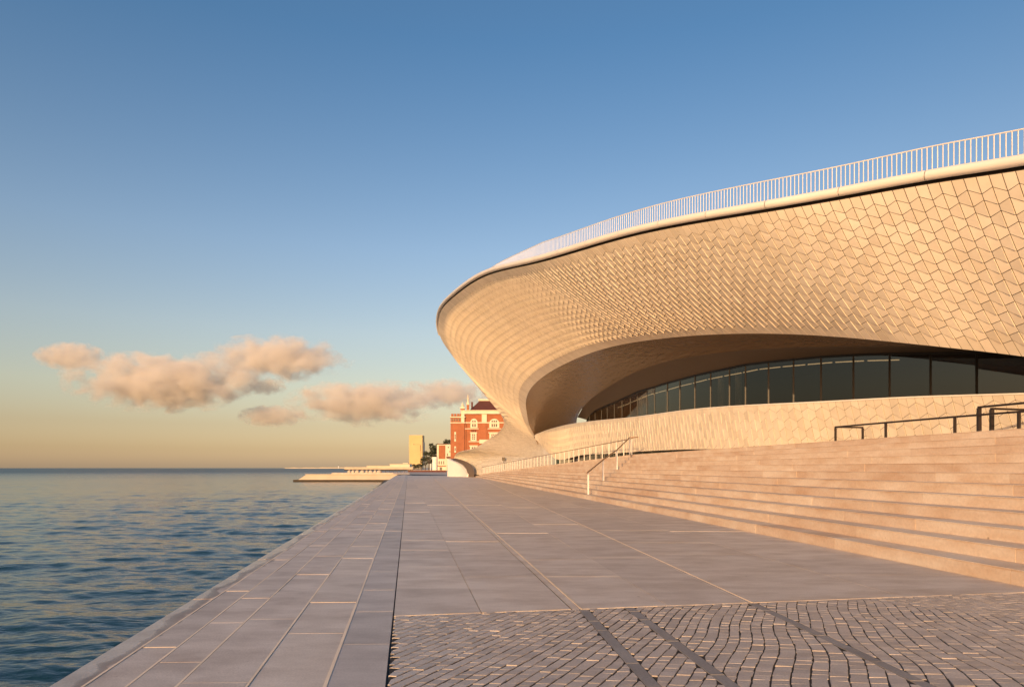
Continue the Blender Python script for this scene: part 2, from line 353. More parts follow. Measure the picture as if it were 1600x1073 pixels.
# ------------------------------------------------------------------ cobbled foreground
x0c, x1c = -.139, 6.6
bed = mesh('cobbled_pavement', [(qx(-.133, 1.2), 1.2, -.006), (6.8, 1.2, -.006), (6.05, cob_back(6.05), -.006), (qx(-.133, 6.43), cob_back(qx(-.133, 6.43)), -.006)], [(0, 1, 2, 3)], M['bed'])
tag(bed, kind='structure')
cs = [(lambda y: 1.235 - .085*y, lambda y: 1.335 - .085*y), (lambda y: 1.80 - .098*y, lambda y: 1.90 - .098*y), (lambda y: 2.93 - .068*y, lambda y: 3.03 - .068*y)]
for a, b_ in cs:       # inlaid dark granite strips, each in short lengths
    y = 1.3
    while True:
        L = random.uniform(.35, .6); y2 = min(y + L, cob_back(a(y)) - .01)
        if y2 - y < .05: break
        MB().prism([(a(y)+.004, y+.003), (b_(y)-.004, y+.003), (b_(y2)-.004, y2-.003), (a(y2)+.004, y2-.003)], -.03, random.uniform(-.003, .001)).build('granite_strip', M['granite'], bed)
        y = y2
def mfun(u): return np.interp(u, [-3, -1, .5, 2, 3, 3.9, 4.8, 8], [.62, .56, .50, .42, .33, .17, .03, -.02])
def cobx(u, y): return u + mfun(u) * (y - 5.5) + 0.035 * math.sin(2.3 * y + 1.1 * u) * min(1, max(0, (u + .5) / 3)) + 0.02 * math.sin(5.1 * y + 2.7 * u) * min(1, max(0, (u) / 3))
setts = []
u = -5.0
while u < 9:
    du = random.uniform(.092, .108) if u < 2 else random.uniform(.106, .122)
    y = 1.25 + random.uniform(0, .1)
    while y < 8:
        dy = random.uniform(.085, .115)
        uc, yc = u + du/2, y + dy/2
        xc = cobx(uc, yc)
        ok = qx(-.139, yc) + .012 < xc < edge(yc) - .03 and yc < cob_back(xc) + .02
        if ok:
            for a, b_ in cs:
                if a(yc) < xc < b_(yc): ok = min(xc - a(yc), b_(yc) - xc) < .04
        if ok:
            gu, gy = (.0100 if u < 1.2 else .0078), .0020
            j = lambda: random.uniform(-.004, .004)
            z = random.uniform(-.0018, .0012) + (.003 if random.random() < .06 else 0); tx, ty = random.uniform(-.018, .018), random.uniform(-.018, .018)
            cn = []
            for uu, yy in ((u + gu, y + gy), (u + du - gu, y + gy), (u + du - gu, y + dy - gy), (u + gu, y + dy - gy)):
                yj = yy + j() - .10 * (uu - uc)
                xx = cobx(uu, yy) + j()
                xx = min(max(xx, qx(-.139, yj) + .006), edge(yj) - .01); yj = min(yj, cob_back(xx) - .006)
                for a, b_ in cs:
                    if xc < (a(yc) + b_(yc))/2: xx = min(xx, a(yj) - .002)
                    else: xx = max(xx, b_(yj) + .002) if xc < b_(yc) + .2 else xx
                cn.append((xx, yj))
            if abs(sum(cn[k][0]*cn[(k+1) % 4][1] - cn[(k+1) % 4][0]*cn[k][1] for k in range(4))) < .004:
                y += dy; continue
            cx = sum(p[0] for p in cn) / 4; cy = sum(p[1] for p in cn) / 4
            top = [(cx + (p[0]-cx)*.955, cy + (p[1]-cy)*.955, z + tx*(p[0]-cx) + ty*(p[1]-cy)) for p in cn]
            mid = [(p[0], p[1], z - .0011 + tx*(p[0]-cx) + ty*(p[1]-cy)) for p in cn]
            bot = [(p[0], p[1], -.03) for p in cn]
            v = bot + mid + top
            f = [(8, 9, 10, 11)] + [(4+k, 4+(k+1) % 4, 8+(k+1) % 4, 8+k) for k in range(4)] + [(k, (k+1) % 4, 4+(k+1) % 4, 4+k) for k in range(4)]
            pp = proj(np.array(mid)); area = .5*abs(sum(pp[k][0]*pp[(k+1) % 4][1] - pp[(k+1) % 4][0]*pp[k][1] for k in range(4)))
            inside = 0 < pp[:, 0].mean() < 1600 and pp[:, 1].mean() < 1073
            setts.append((area if inside else 0, v, f))
        y += dy
    u += du
setts.sort(key=lambda s: -s[0])
for a, v, f in setts[:300]: mesh('sett', v, f, M['sett'], bed)
rest = MB()
for a, v, f in setts[300:]: rest.add(v, f)
tag(rest.build('small_setts', M['sett'], bed), kind='stuff')

# ------------------------------------------------------------------ stairs, platform and ramp
RISE, TREAD = .188, .52
stx = lambda k, y: 7 + TREAD*(k-1) - .118*y
ramp_x = lambda y: 7.57 - .1947*(y - 43.6)
yend = lambda k: 118.1 - 6.78*(k-1)
stairs = empty('stone_steps', (5, 12, 0)); tag(stairs, 'long flight of pale pink limestone steps beside the promenade', 'steps')
SM = Vector((5, 12, 0))
for k in range(1, 13):
    y = -7 + random.uniform(0, 2); ye = yend(k)
    while y < ye - .3:
        L = random.uniform(1.6, 4.2) if y < 48 else random.uniform(9, 13)
        y2 = min(y + L, ye)
        if ye - y2 < 1: y2 = ye
        z1 = RISE*k; z0 = RISE*(k-1) - .06
        jx = random.uniform(-.004, .004); ch = .010; wd = TREAD + .12 if k < 12 else .7
        v = []
        for yy in (y + .004, y2 - .004):
            xf = stx(k, yy) + jx - SM.x
            for x_, z_ in ((xf, z0), (xf, z1 - .026), (xf + .012, z1 - .026), (xf + .012, z1 - .013), (xf, z1 - .013), (xf, z1 - .004), (xf + .004, z1), (xf + wd, z1), (xf + wd, z0)):
                v.append((x_, yy - SM.y, z_))
        f = [(8, 7, 6, 5, 4, 3, 2, 1, 0), tuple(range(9, 18))] + [(i, (i+1) % 9, 9+(i+1) % 9, 9+i) for i in range(9)]
        mesh('step_block', v, f, M['step'], stairs)
        y = y2
PZ = RISE*12 - .004
plat = MB().prism([(stx(12, -8) + .6, -8), (40, -8), (40, 43.6), (ramp_x(43.6) + .05, 43.6)], PZ - .3, PZ).build('terrace', M['slab']); tag(plat, kind='structure')
rz = lambda y: RISE*(1 + (118.1 - y)/6.78) - .004
rp = MB()
rp.add([(ramp_x(43.6), 43.6, PZ), (30, 43.6, PZ), (20, 126, 0), (ramp_x(126), 126, .0), (ramp_x(43.6), 43.6, -.1), (30, 43.6, -.1), (20, 126, -.1), (ramp_x(126), 126, -.1)],
       [(0, 1, 2, 3), (0, 3, 7, 4), (3, 2, 6, 7)])
tag(rp.build('ramp_path', M['step']), kind='structure')

# ------------------------------------------------------------------ the museum: curved shell
mus = empty('museum_building', (8, 45, 0))
tag(mus, 'low white tiled museum with curved overhanging shell and roof railing', 'museum')
MO = np.array((8, 45, 0.0))
def mm(name, v, f, mat, parent=mus, smooth=False):
    return mesh(name, np.asarray(v) - MO, f, mat, parent, smooth)
def mgrid(name, G, mat, parent=mus): return grid_mesh(name, G - MO, mat, parent)
A_ = [(2100, 168, 14.7), (1900, 209, 16.5), (1750, 237, 18), (1600, 265, 20), (1480, 283, 21.8), (1330, 309, 24.4), (1200, 331, 27), (1000, 366.5, 33.2), (850, 408.5, 41.5), (760, 431, 51.5), (710, 463, 61.5), (690, 484, 70), (685, 502, 75.5), (686, 518, 77.8), (691, 532, 79)]
B_ = [(2280, 690, 15.2), (2060, 640, 17), (1890, 604, 18.8), (1735, 577, 20.2), (1610, 558, 22), (1455, 540, 24.3), (1330, 527.5, 27.3), (1150, 521, 33.8), (1015, 531, 41), (930, 549, 49), (872, 574, 57.5), (842, 594, 64.5), (825, 615, 70), (822, 634, 73.5), (824, 648, 75.3)]
ribs = []
for a, b_ in zip(A_, B_):
    p, q = np.array(at(*a)), np.array(at(*b_))
    ribs.append([p, p + (q-p)/3, p + (q-p)*2/3, q])
neck = [[(703, 550, 80), (736, 583, 79.5), (780, 620, 78), (825, 655, 76.5)],
        [(722, 575, 81.5), (752, 604, 81), (790, 636, 79.5), (827, 663, 78)],
        [(745, 602, 83), (771, 625, 82.5), (800, 649, 81), (830, 670, 79.5)],
        [(772, 634, 85.5), (789, 649, 84.5), (810, 664, 83), (835, 680, 81.5)],
        [(787, 656, 88.5), (802, 664, 87), (820, 676, 85), (841, 686, 81.5)],
        [(783, 671, 92), (802, 677, 90), (824, 688, 86.5), (848, 692, 80.5)],
        [(762, 687, 99), (788, 692, 95), (818, 699, 89), (860, 703, 77.5)],
        [(735, 702, 107), (768, 706, 101.5), (808, 711, 92), (864, 713, 75)],
        [(709, 716.5, 115), (748, 720, 109.5), (798, 722, 94), (862, 720, 75)],
        [(711, 742, 113), (746, 745, 108), (796, 745, 93), (860, 745, 74)]]
for r_ in neck: ribs.append([np.array(at(*p)) for p in r_])
ribs = np.array(ribs)
# a little fullness in the open part of the shell
for i in range(15):
    n_ = np.cross(ribs[i, 3] - ribs[i, 0], ribs[min(i+1, 14), 0] - ribs[max(i-1, 0), 0]); n_ /= np.linalg.norm(n_)
    if np.dot(n_, -ribs[i, 1] + np.array((0, 0, EYE))) < 0: n_ = -n_
    k_ = .25 if i < 9 else .1
    ribs[i, 1] += n_*k_; ribs[i, 2] += n_*k_
mid = (ribs[:, 1] + ribs[:, 2]) / 2
K = np.concatenate([[0], np.cumsum(np.linalg.norm(np.diff(mid, axis=0), axis=1))])
def shell(s, t):
    """surface point(s): s metres along the ribbon, t from the lip (0) to the arch edge (1)"""
    s = np.asarray(s, float); t = np.asarray(t, float)
    Q = spline(K, ribs, s.ravel()).reshape(s.shape + (4, 3))
    return lag4(Q, t)
def shell_n(s, t, fn=shell):
    e = .03
    ds = fn(s + e, t) - fn(s - e, t); dt = fn(s, np.minimum(t + .01, 1)) - fn(s, np.maximum(t - .01, 0))
    n_ = np.cross(ds, dt); n_ /= np.maximum(np.linalg.norm(n_, axis=-1, keepdims=True), 1e-9)
    return n_
NS = 420
ss = np.linspace(0, K[-1], NS); tt = np.linspace(0, 1, 25)
SG, TG = np.meshgrid(ss, tt, indexing='ij')
P0 = shell(SG, TG); N0 = shell_n(SG, TG)
ip = np.argmin(abs(K[6] - ss)); sgn = 1 if np.dot(N0[ip, 12], np.array((0, 0, EYE)) - P0[ip, 12]) > 0 else -1
upper = mgrid('shell', P0 + sgn*N0*np.interp(SG, [K[8], K[11], K[15], K[18]], [.009, .017, .017, .006])[..., None], M['grout'])

def tile_field(fn, s0, s1, wid, nrow, bt, bb, dfun, sg, width_fn=None, gapf=lambda s: .016):
    """rows of chevron-cut tiles, each its own little block standing off the shell"""
    out = []
    s = s0; c = 0
    edges = [s0]
    while edges[-1] < s1: edges.append(edges[-1] + (width_fn(edges[-1]) if width_fn else wid))
    edges = np.array(edges[:-1])
    tb = np.concatenate([[0], np.linspace(bt, 1 - bb, nrow + 1), [1]])
    L, T, D_, HT = [], [], [], []
    quads = []
    for c in range(len(edges) - 1):
        sa, sb = edges[c], edges[c+1]; g_ = gapf(sa)
        for r_ in range(len(tb) - 1):
            h0 = .22*(tb[2] - tb[1])
            def off(j):
                if j == 0 or j == len(tb) - 1: return 0
                return h0 * (1 if (j + c) % 2 else -1)
            o0, o1 = off(r_), off(r_ + 1); e = .9*g_*(tb[2]-tb[1])/.4
            quads.append((sa + g_, sb - g_, tb[r_] - o0 + e, tb[r_] + o0 + e, tb[r_+1] + o1 - e, tb[r_+1] - o1 - e, (r_ + c) % 2, r_ in (0, len(tb)-2)))
    q = np.array(quads)
    # six corners: near edge top, middle, bottom, then far edge bottom, middle, top
    m0, m1 = (q[:, 2] + q[:, 5])/2, (q[:, 3] + q[:, 4])/2
    Sq = np.stack([q[:, 0], q[:, 0], q[:, 0], q[:, 1], q[:, 1], q[:, 1]], 1); Tq = np.clip(np.stack([q[:, 2], m0, q[:, 5], q[:, 4], m1, q[:, 3]], 1), 0, 1)
    P = fn(Sq, Tq); N = shell_n(Sq, Tq, fn)*sg
    sm = q[:, :2].mean(1); tm = Tq.mean(1)
    dl, dd, dp = dfun(sm, tm)
    d = np.where(q[:, 6] > .5, dd, dl); d = np.where(q[:, 7] > .5, .004, d)
    hv = np.where(q[:, 7] > .5, 0, dp)
    lift = .022 + np.array([1, 1, 1, 0, 0, 0.0])[None]*d[:, None] + hv[:, None]*np.array([0, .75, 1.0, .10, .10, 0.0])[None]
    top = P + N*lift[..., None]; bot = P - N*.03
    return top, bot
FACES = [(0, 5, 4, 1), (1, 4, 3, 2)] + [(6 + k, 6 + (k+1) % 6, (k+1) % 6, k) for k in range(6)]
def dshell(s, t):
    x = np.interp(s, [K[0], K[4], K[6], K[7], K[8], K[13], K[17], K[19], K[-1]], [0, 0, .25, .8, 1, .8, .5, .06, .0])
    fl = np.clip(np.minimum(t, 1 - t)/.12, .25, 1)
    return .003*fl*(1 - .6*x), .032*fl*(1 - .7*x), .046*x*fl
def wfun(s): return float(np.interp(s, [K[4], K[8], K[12], K[-1]], [.36, .40, .36, .40]))
top, bot = tile_field(shell, 0, K[-1], .36, 14, .075, .085, dshell, sgn, wfun, lambda s: float(np.interp(s, [K[10], K[15]], [.014, .006])))
# the plinth below the window band
C_ = [(2200, 606, 16.3), (1900, 609, 19.4), (1600, 616, 23.5), (1526, 618, 24.9), (1391, 622.7, 27.9), (1330, 626, 29.5), (1240, 630.5, 32), (1100, 638.5, 38), (1000, 651, 45.5), (945, 656.5, 52), (900, 661.7, 60), (864, 669.5, 73), (846, 675.5, 79), (835, 680, 81.5)]
C2 = [(2200, 690, 16.8), (1900, 698, 20), (1600, 702, 24.1), (1526, 702.5, 25.5), (1391, 703, 28.6), (1330, 703, 30.2), (1240, 702.5, 32.7), (1100, 701.5, 38.6), (1000, 705.3, 46), (945, 709, 52.4), (905, 711.5, 60), (864, 714, 74.5), (845, 694, 80.2), (834.3, 683, 81.4)]
pr = np.stack([AT(C_), AT(C_)*.67 + AT(C2)*.33, AT(C_)*.33 + AT(C2)*.67, AT(C2)], 1)
KP = np.concatenate([[0], np.cumsum(np.linalg.norm(np.diff(pr[:, 1], axis=0), axis=1))])
def plinth(s, t):
    s = np.asarray(s, float); t = np.asarray(t, float)
    return lag4(spline(KP, pr, s.ravel()).reshape(s.shape + (4, 3)), t)
s2 = np.linspace(0, KP[-1], 200); SP, TP = np.meshgrid(s2, np.linspace(0, 1, 9), indexing='ij')
PP = plinth(SP, TP); NP_ = shell_n(SP, TP, plinth)
sgp = 1 if np.dot(NP_[80, 4], np.array((0, 0, EYE)) - PP[80, 4]) > 0 else -1
pl = mgrid('plinth', PP + sgp*NP_*.009, M['grout'])
def dpl(s, t):
    fl = np.clip(np.minimum(t, 1 - t)/.12, .3, 1)
    return .010*fl + 0*s, .03*fl + 0*s, 0*s
def skew(fn, k):       # seams lean towards the viewer's right going down
    return lambda s, t: fn(np.clip(np.asarray(s) - k*np.asarray(t), 0, KP[-1]), t)
plinth_k = skew(plinth, .55)
ptop, pbot = tile_field(plinth_k, .6, KP[-1] + .25, .36, 4, .14, .05, dpl, sgp, None, lambda s: float(np.interp(s, [KP[5], KP[9]], [.009, .005])))
alltop = np.concatenate([top, ptop]); allbot = np.concatenate([bot, pbot]); nu = len(top)
pj = proj(alltop); ar = .5*np.abs(sum(pj[:, k, 0]*pj[:, (k+1) % 6, 1] - pj[:, (k+1) % 6, 0]*pj[:, k, 1] for k in range(6)))
cen = pj.mean(1); vis = (cen[:, 0] > 600) & (cen[:, 0] < 1598) & (cen[:, 1] > 150) & (cen[:, 1] < 720) & (alltop[:, 0, 1] > 3)
order = np.argsort(-np.where(vis, ar, 0)); big = set(order[:300].tolist())
ru, rpn = MB(), MB()
for i in range(len(alltop)):
    v = np.concatenate([alltop[i], allbot[i]])
    if i in big: mm('tile', v, FACES, M['tile'], upper if i < nu else pl)
    else: (ru if i < nu else rpn).add(v - MO, FACES)
tag(ru.build('small_shell_tiles', M['tile'], upper), kind='stuff')
tag(rpn.build('small_plinth_tiles', M['tile'], pl), kind='stuff')

# rounded lip along the roof edge, in lengths of about 3 m, over a recess strip coloured dark for its shade
sl_ = np.linspace(0, K[14] - .5, 700)
EA = shell(sl_, np.zeros_like(sl_)); NA = shell_n(sl_, np.full_like(sl_, .02))*sgn
tan = np.gradient(EA, axis=0); tan /= np.linalg.norm(tan, axis=1)[:, None]
outw = NA.copy(); outw[:, 2] = 0; outw /= np.linalg.norm(outw, axis=1)[:, None]
lc = EA + np.array((0, 0, .26)) + outw*.10
al = np.concatenate([[0], np.cumsum(np.linalg.norm(np.diff(lc, axis=0), axis=1))])
y = 0.0
while y < al[-1] - .5:
    a = y; b_ = min(y + 2.95, al[-1]); pts = np.stack([np.interp(np.linspace(a + .011, b_ - .011, 9), al, lc[:, k]) for k in range(3)], 1)
    MB().tube(pts - MO, .165, 18, False).build('lip_segment', M['lip'], mus, True); y = b_
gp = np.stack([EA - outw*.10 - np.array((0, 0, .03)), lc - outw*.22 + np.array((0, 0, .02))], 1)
mgrid('gap_shade_strip', gp, M['gap'])
inn = -outw
# roof deck behind the lip and the hidden back of the building
rd = np.stack([lc - outw*.12 + np.array((0, 0, .05)), lc + inn*3 + np.array((0, 0, .1)), np.stack([np.full(len(lc), 45.0), lc[:, 1]*.8 + 20, lc[:, 2]*.2 + 11], 1)], 1)
mgrid('roof_deck', rd, M['lip'])
# roof railing
rl = lc + inn*.34
rh = np.interp(sl_, [0, K[6], K[8] + .6, K[9] + 2.0], [.98, 1.06, 1.02, .12])
ke = np.searchsorted(sl_, K[9] + 2.0)
ralen = np.concatenate([[0], np.cumsum(np.linalg.norm(np.diff(rl[:ke], axis=0), axis=1))])
railing = empty('roof_railing', tuple(rl[200])); RO = np.array(rl[200])
tag(railing, 'white metal railing of thin upright bars along the museum roof edge', 'railing')
tp = rl[:ke] + np.stack([np.zeros(ke), np.zeros(ke), rh[:ke]], 1)
MB().tube(tp[::3] - RO, .022, 6).build('top_rail', M['white_metal'], railing)
MB().tube((rl[:ke] + np.array((0, 0, .2)))[::3] - RO, .015, 6).build('bottom_rail', M['white_metal'], railing)
bal = []
y = 0.0
while y < ralen[-1]:
    p = np.array([np.interp(y, ralen, rl[:ke, k]) for k in range(3)]); h = np.interp(y, ralen, rh[:ke]); bal.append((p, h)); y += .165
barr = []
for p, h in bal:
    pq = proj(p + np.array((0, 0, h/2))); vis_ = 0 < pq[0] < 1600 and p[1] > 5
    barr.append((1/p[1] if vis_ else 0, p, h))
barr.sort(key=lambda t: -t[0])
rest = MB()
for i, (a, p, h) in enumerate(barr):
    m_ = MB() if i < 300 else rest
    m_.bar(p - RO + np.array((0, 0, .0)), p - RO + np.array((0, 0, h)), .012, .012, (1.0, 0, 0))
    if i < 300: m_.build('baluster', M['white_metal'], railing)
if rest.v: tag(rest.build('far_balusters', M['white_metal'], railing), kind='stuff')

# soffit, fascia, glazing
Bs = B_[:15] + [(827, 663, 78), (830, 670, 79.5), (835, 680, 81.5), (840, 694, 82.5)]
Es = [(2280, 560, 18.6), (2060, 548, 20.6), (1890, 543, 22.4), (1735, 540, 24.2), (1610, 540, 26.2), (1455, 540.5, 28.6), (1330, 541, 31.5), (1165, 547, 38.5), (1050, 563, 46), (985, 585, 54), (945, 608, 62), (925, 622, 67), (911, 636, 72), (905, 645, 76), (902, 652, 79), (901, 658, 81), (900, 664, 83), (898, 672, 85), (896, 690, 87)]
Bp, Ep = AT(Bs), AT(Es)
so = np.stack([Bp, Bp*.67 + Ep*.33, Bp*.33 + Ep*.67, Ep], 1)
so[:, 1, 2] += .15; so[:, 2, 2] += .15
KB = np.concatenate([[0], np.cumsum(np.linalg.norm(np.diff(so[:, 1], axis=0), axis=1))])
sb = np.linspace(0, KB[-1], 260)
Qs = spline(KB, so, sb)
t_ = np.linspace(0, 1, 16)
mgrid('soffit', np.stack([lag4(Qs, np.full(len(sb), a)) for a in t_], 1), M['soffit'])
GT = [(2280, 535, 20), (2060, 538, 22.2), (1890, 541, 24.2), (1735, 543, 26.2), (1610, 545.5, 28.1), (1526, 549, 29.6), (1454, 550, 31.1), (1390, 551, 32.6), (1333.5, 553, 34.1), (1283, 556, 35.7), (1240, 560, 37.2), (1201, 564, 38.8), (1165, 568.5, 40.6), (1140, 574, 42), (1110.5, 580, 44), (1086, 585.5, 45.9), (1062.5, 592, 48), (1043, 597, 50), (1023, 603.5, 52.3), (1011, 607, 53.8), (996, 611.5, 55.9), (985, 616.5, 57.7), (972, 622.5, 60), (960, 628, 62.4), (949, 632.5, 64.8), (940, 636.5, 67), (930, 641, 69.7), (921, 648, 72), (917, 657, 73)]
gt = AT(GT); ct = AT(C_)
def near_xy(curve_p, p):     # plinth-top height beside a glazing point (same sight line is not needed: nearest in plan)
    fine = np.stack([np.interp(np.linspace(0, len(curve_p) - 1, 400), np.arange(len(curve_p)), curve_p[:, k]) for k in range(3)], 1)
    return fine[np.argmin(((fine[:, :2] - p[:2])**2).sum(1))]
Ec = Qs[:, 3]; pe = proj(Ec)[:, 0]; o_ = np.argsort(pe)
pxs = np.linspace(2260, 902, 160)
Ef = np.stack([np.interp(pxs, pe[o_], Ec[o_, k]) for k in range(3)], 1)
gpx = np.array([p[0] for p in GT]); go = np.argsort(gpx)
Gf = np.stack([np.interp(np.maximum(pxs, 917.5), gpx[go], gt[go, k]) for k in range(3)], 1)
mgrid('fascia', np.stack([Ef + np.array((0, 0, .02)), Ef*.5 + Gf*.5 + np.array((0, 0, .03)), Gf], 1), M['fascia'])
glz = empty('glazing'); glz.parent = mus
gb = gt.copy()
for i in range(len(gt)): gb[i, 2] = EYE + (731 - np.interp(GT[i][0], [c[0] for c in C_[::-1]], [c[1] for c in C_[::-1]])) / F * GT[i][1+1] - .5
for i in range(len(gt) - 1):
    n_ = np.cross(gt[i+1] - gt[i], np.array((0, 0, 1.0))); n_ /= np.linalg.norm(n_)
    v = [gb[i], gb[i+1], gt[i+1], gt[i]]; vb = [p + n_*.02 for p in v]
    mm('pane', v + vb, [(0, 1, 2, 3), (7, 6, 5, 4), (0, 4, 5, 1), (1, 5, 6, 2), (2, 6, 7, 3), (3, 7, 4, 0)], M['glass'], glz)
for i in range(len(gt)):
    hw = .045 if i < 18 else .03
    m_ = MB().bar(gb[i] - MO, gt[i] - MO + np.array((0, 0, .05)), hw, .03, (.35, .94, 0)); m_.build('mullion', M['mullion'], glz)
m_ = MB()
for i in range(len(gt) - 1): m_.bar(gt[i] - MO - np.array((0, 0, .06)), gt[i+1] - MO - np.array((0, 0, .06)), .06, .05)
m_.build('head_frame', M['mullion'], glz)
# sill on top of the plinth, cap edge, room behind the glass
fine_i = np.linspace(0, len(ct) - 1, 120)
cf = spline(KP, pr[:, 0], np.linspace(0, KP[-1], 160))
back = np.array((.75, .66, 0))
mgrid('plinth_cap', np.stack([cf - np.array((0, 0, .0)) - back*.05 + np.array((0, 0, .03)), cf + back*8 + np.array((0, 0, -.25))], 1), M['lip'])
MB().tube(cf[::2] - MO + np.array((-.02, -.02, .02)), .035, 6).build('plinth_edge', M['lip'], mus)
wallb = gt + back*9; wallb[:, 2] = gt[:, 2] + .3; wallf = wallb.copy(); wallf[:, 2] = gb[:, 2] - .2
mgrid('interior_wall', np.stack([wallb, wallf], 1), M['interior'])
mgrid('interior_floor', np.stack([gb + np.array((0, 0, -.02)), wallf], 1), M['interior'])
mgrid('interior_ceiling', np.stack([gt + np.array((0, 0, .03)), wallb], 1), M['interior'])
for i in (13, 14, 18, 21, 24):
    p = gb[i]*.5 + gb[i+1]*.5 + back*2.2
    MB().tube([p - MO, p - MO + np.array((0, 0, gt[i, 2] - gb[i, 2] + .2))], .22, 10).build('interior_column', M['lip'], mus, True)
em, en, el2, eb = nt('warm_glow'); eb.inputs['Emission Color'].default_value = (1, .68, .34, 1); eb.inputs['Emission Strength'].default_value = 2.2; eb.inputs['Base Color'].default_value = (.8, .7, .5, 1)  # glowing bars added to give a golden line under the glass head
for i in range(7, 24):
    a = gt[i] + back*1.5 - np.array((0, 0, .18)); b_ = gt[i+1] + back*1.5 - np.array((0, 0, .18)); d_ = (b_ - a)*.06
    MB().bar(a + d_ - MO, b_ - d_ - MO, .03, .025).build('glow_strip', em, glz)
# shadow strip and green glass under the plinth
lb = spline(KP, pr[:, 3], np.linspace(0, KP[11], 120))
g2 = lb + back*.5; g3 = g2.copy(); g3[:, 2] = 0
mgrid('base_glazing', np.stack([g2 + np.array((0, 0, .05)), g3], 1), M['base_glass'])
g4 = lb + back*3; g5 = g4.copy(); g5[:, 2] = -.1
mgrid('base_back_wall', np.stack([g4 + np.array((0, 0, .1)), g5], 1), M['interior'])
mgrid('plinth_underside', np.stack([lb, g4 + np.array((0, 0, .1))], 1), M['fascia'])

# ------------------------------------------------------------------ railings on the steps and the terrace
def ramp_pt(y, dz=0): return np.array((ramp_x(y) + .12, y, rz(y) + dz))
rr = empty('ramp_railing', tuple(ramp_pt(43.6))); RR = ramp_pt(43.6)
tag(rr, 'long pale metal railing with slim posts climbing the ramp under the shell', 'railing')
yy = np.linspace(43.6, 119, 60)
ends = np.array([ramp_pt(y, 1.04) for y in yy])
MB().tube(ends - RR, .03, 6).build('handrail', M['bronze'], rr)
for y in np.arange(43.7, 119, 1.45):
    p = ramp_pt(y); MB().bar(p - RR - np.array((0, 0, .05)), p - RR + np.array((0, 0, 1.02)), .018, .03, (1.0, .2, 0)).build('post', M['white_metal'], rr)
hr = [(919, 772, 31.5, 1.03), (942.5, 751, 34.8, 1.07), (964, 733, 38.2, 1.10), (984, 711.5, 42.6, 1.05)]
hp = [np.array(at(a, b_, c)) for a, b_, c, d in hr]
for k_, p in zip((1, 4, 7, 12), hp): p[2] = RISE*k_
sr_ = empty('stair_handrail', tuple(hp[0])); HO = hp[0]
tag(sr_, 'sloping handrail on pale posts climbing the middle of the stone steps', 'handrail')
tops = [p + np.array((0, 0, h[3])) for p, h in zip(hp, hr)]
ext = tops[0] + (tops[0] - tops[1])*.07
MB().tube([ext - HO] + [t - HO for t in tops] + [tops[3] - HO + np.array((.5, -.15, .02))], .035, 8).build('rail_bar', M['bronze'], sr_)
for p, t in zip(hp, tops): MB().bar(p - HO - np.array((0, 0, .01)), t - HO - np.array((0, 0, .02)), .022, .035, (1.0, .2, 0)).build('post', M['white_metal'], sr_)

PT = PZ
def dark_rail(name, label, pts, z, posts, hw=.035):
    """pts: (px, D) plan points of the rail run; z: rail height above the eye"""
    P = [np.array(((px - 800)/F*D, D, EYE + z)) for px, D in pts]; o = np.array((P[0][0], P[0][1], PT))
    r_ = empty(name, tuple(o)); tag(r_, label, 'railing', 'dark railings on the terrace')
    for a, b_ in zip(P[:-1], P[1:]): MB().bar(a - o, b_ - o, hw, .03).build('rail_bar', M['dark_metal'], r_)
    for px, D in posts:
        q = np.array(((px - 800)/F*D, D, PT)); MB().bar(q - o, np.array((q[0], q[1], EYE + z - .028)) - o, hw, hw, (1.0, 0, 0)).build('post', M['dark_metal'], r_)
dark_rail('terrace_railing', 'low dark bronze railing running along the top of the steps', [(1348, 27.9), (1305, 27.6), (1384, 24.9), (1492, 22.1), (1592, 20.1), (1760, 17.4)], 1.656, [(1348, 27.88), (1305.5, 27.55), (1384, 24.9), (1492, 22.1), (1592, 20.1), (1700, 18.3)])
dark_rail('terrace_railing', 'taller dark bronze railing above the low one near the picture edge', [(1529, 21.35), (1600, 19.95), (1760, 17.2)], 1.90, [(1529.8, 21.33), (1640, 19.2)], .05)
dark_rail('terrace_railing', 'short dark bronze railing set behind the two others on the terrace', [(1549, 21.8), (1600, 22.2), (1700, 22.6)], 1.895, [(1549.6, 21.8), (1650, 22.4)], .05)

# ------------------------------------------------------------------ curved ramp wall at the foot of the shell
WL = [(729.5, 108), (726, 109), (720, 110.5), (711, 112), (699, 114)]
wt = [741, 736, 728.5, 722, 716.5]
m_ = MB(); front, backp = [], []
fw = []
for (px, D), ty in zip(WL, wt):
    x, y_, z = at(px, ty, D); fw.append((x, y_, max(z, .02)))
fw = spline(np.arange(5), np.array(fw), np.linspace(0, 4, 17)); fw[:, 2] = np.maximum(fw[:, 2], .02)
o_ = fw[0]*np.array((1, 1, 0))
v = []
for p in fw:
    for dx, z in ((0, -.1), (0, p[2]), (.5, p[2]), (.5, -.1)): v.append((p[0] + dx - o_[0], p[1] - o_[1], z))
f = [(i*4+k, i*4+(k+1) % 4, i*4+4+(k+1) % 4, i*4+4+k) for i in range(16) for k in range(4)] + [(3, 2, 1, 0), (64, 65, 66, 67)]
cw = mesh('ramp_wall', v, f, M['lip'], None, False, tuple(o_)); tag(cw, 'white curved wall rising from the promenade beside the shell foot', 'wall')
PLf = [(732, 745, 107.6), (729, 734, 109.2), (722, 724.5, 111), (702, 717.3, 113.8)]
PRt = [(741, 745, 107.2), (739, 731, 108), (730, 721.5, 110.5), (711, 715.5, 114.5)]
mgr = np.stack([spline(np.arange(4), AT(PLf), np.linspace(0, 3, 20)), spline(np.arange(4), AT(PRt), np.linspace(0, 3, 20))], 1)
tag(grid_mesh('roof_ramp_path', mgr, M['fascia']), kind='structure')

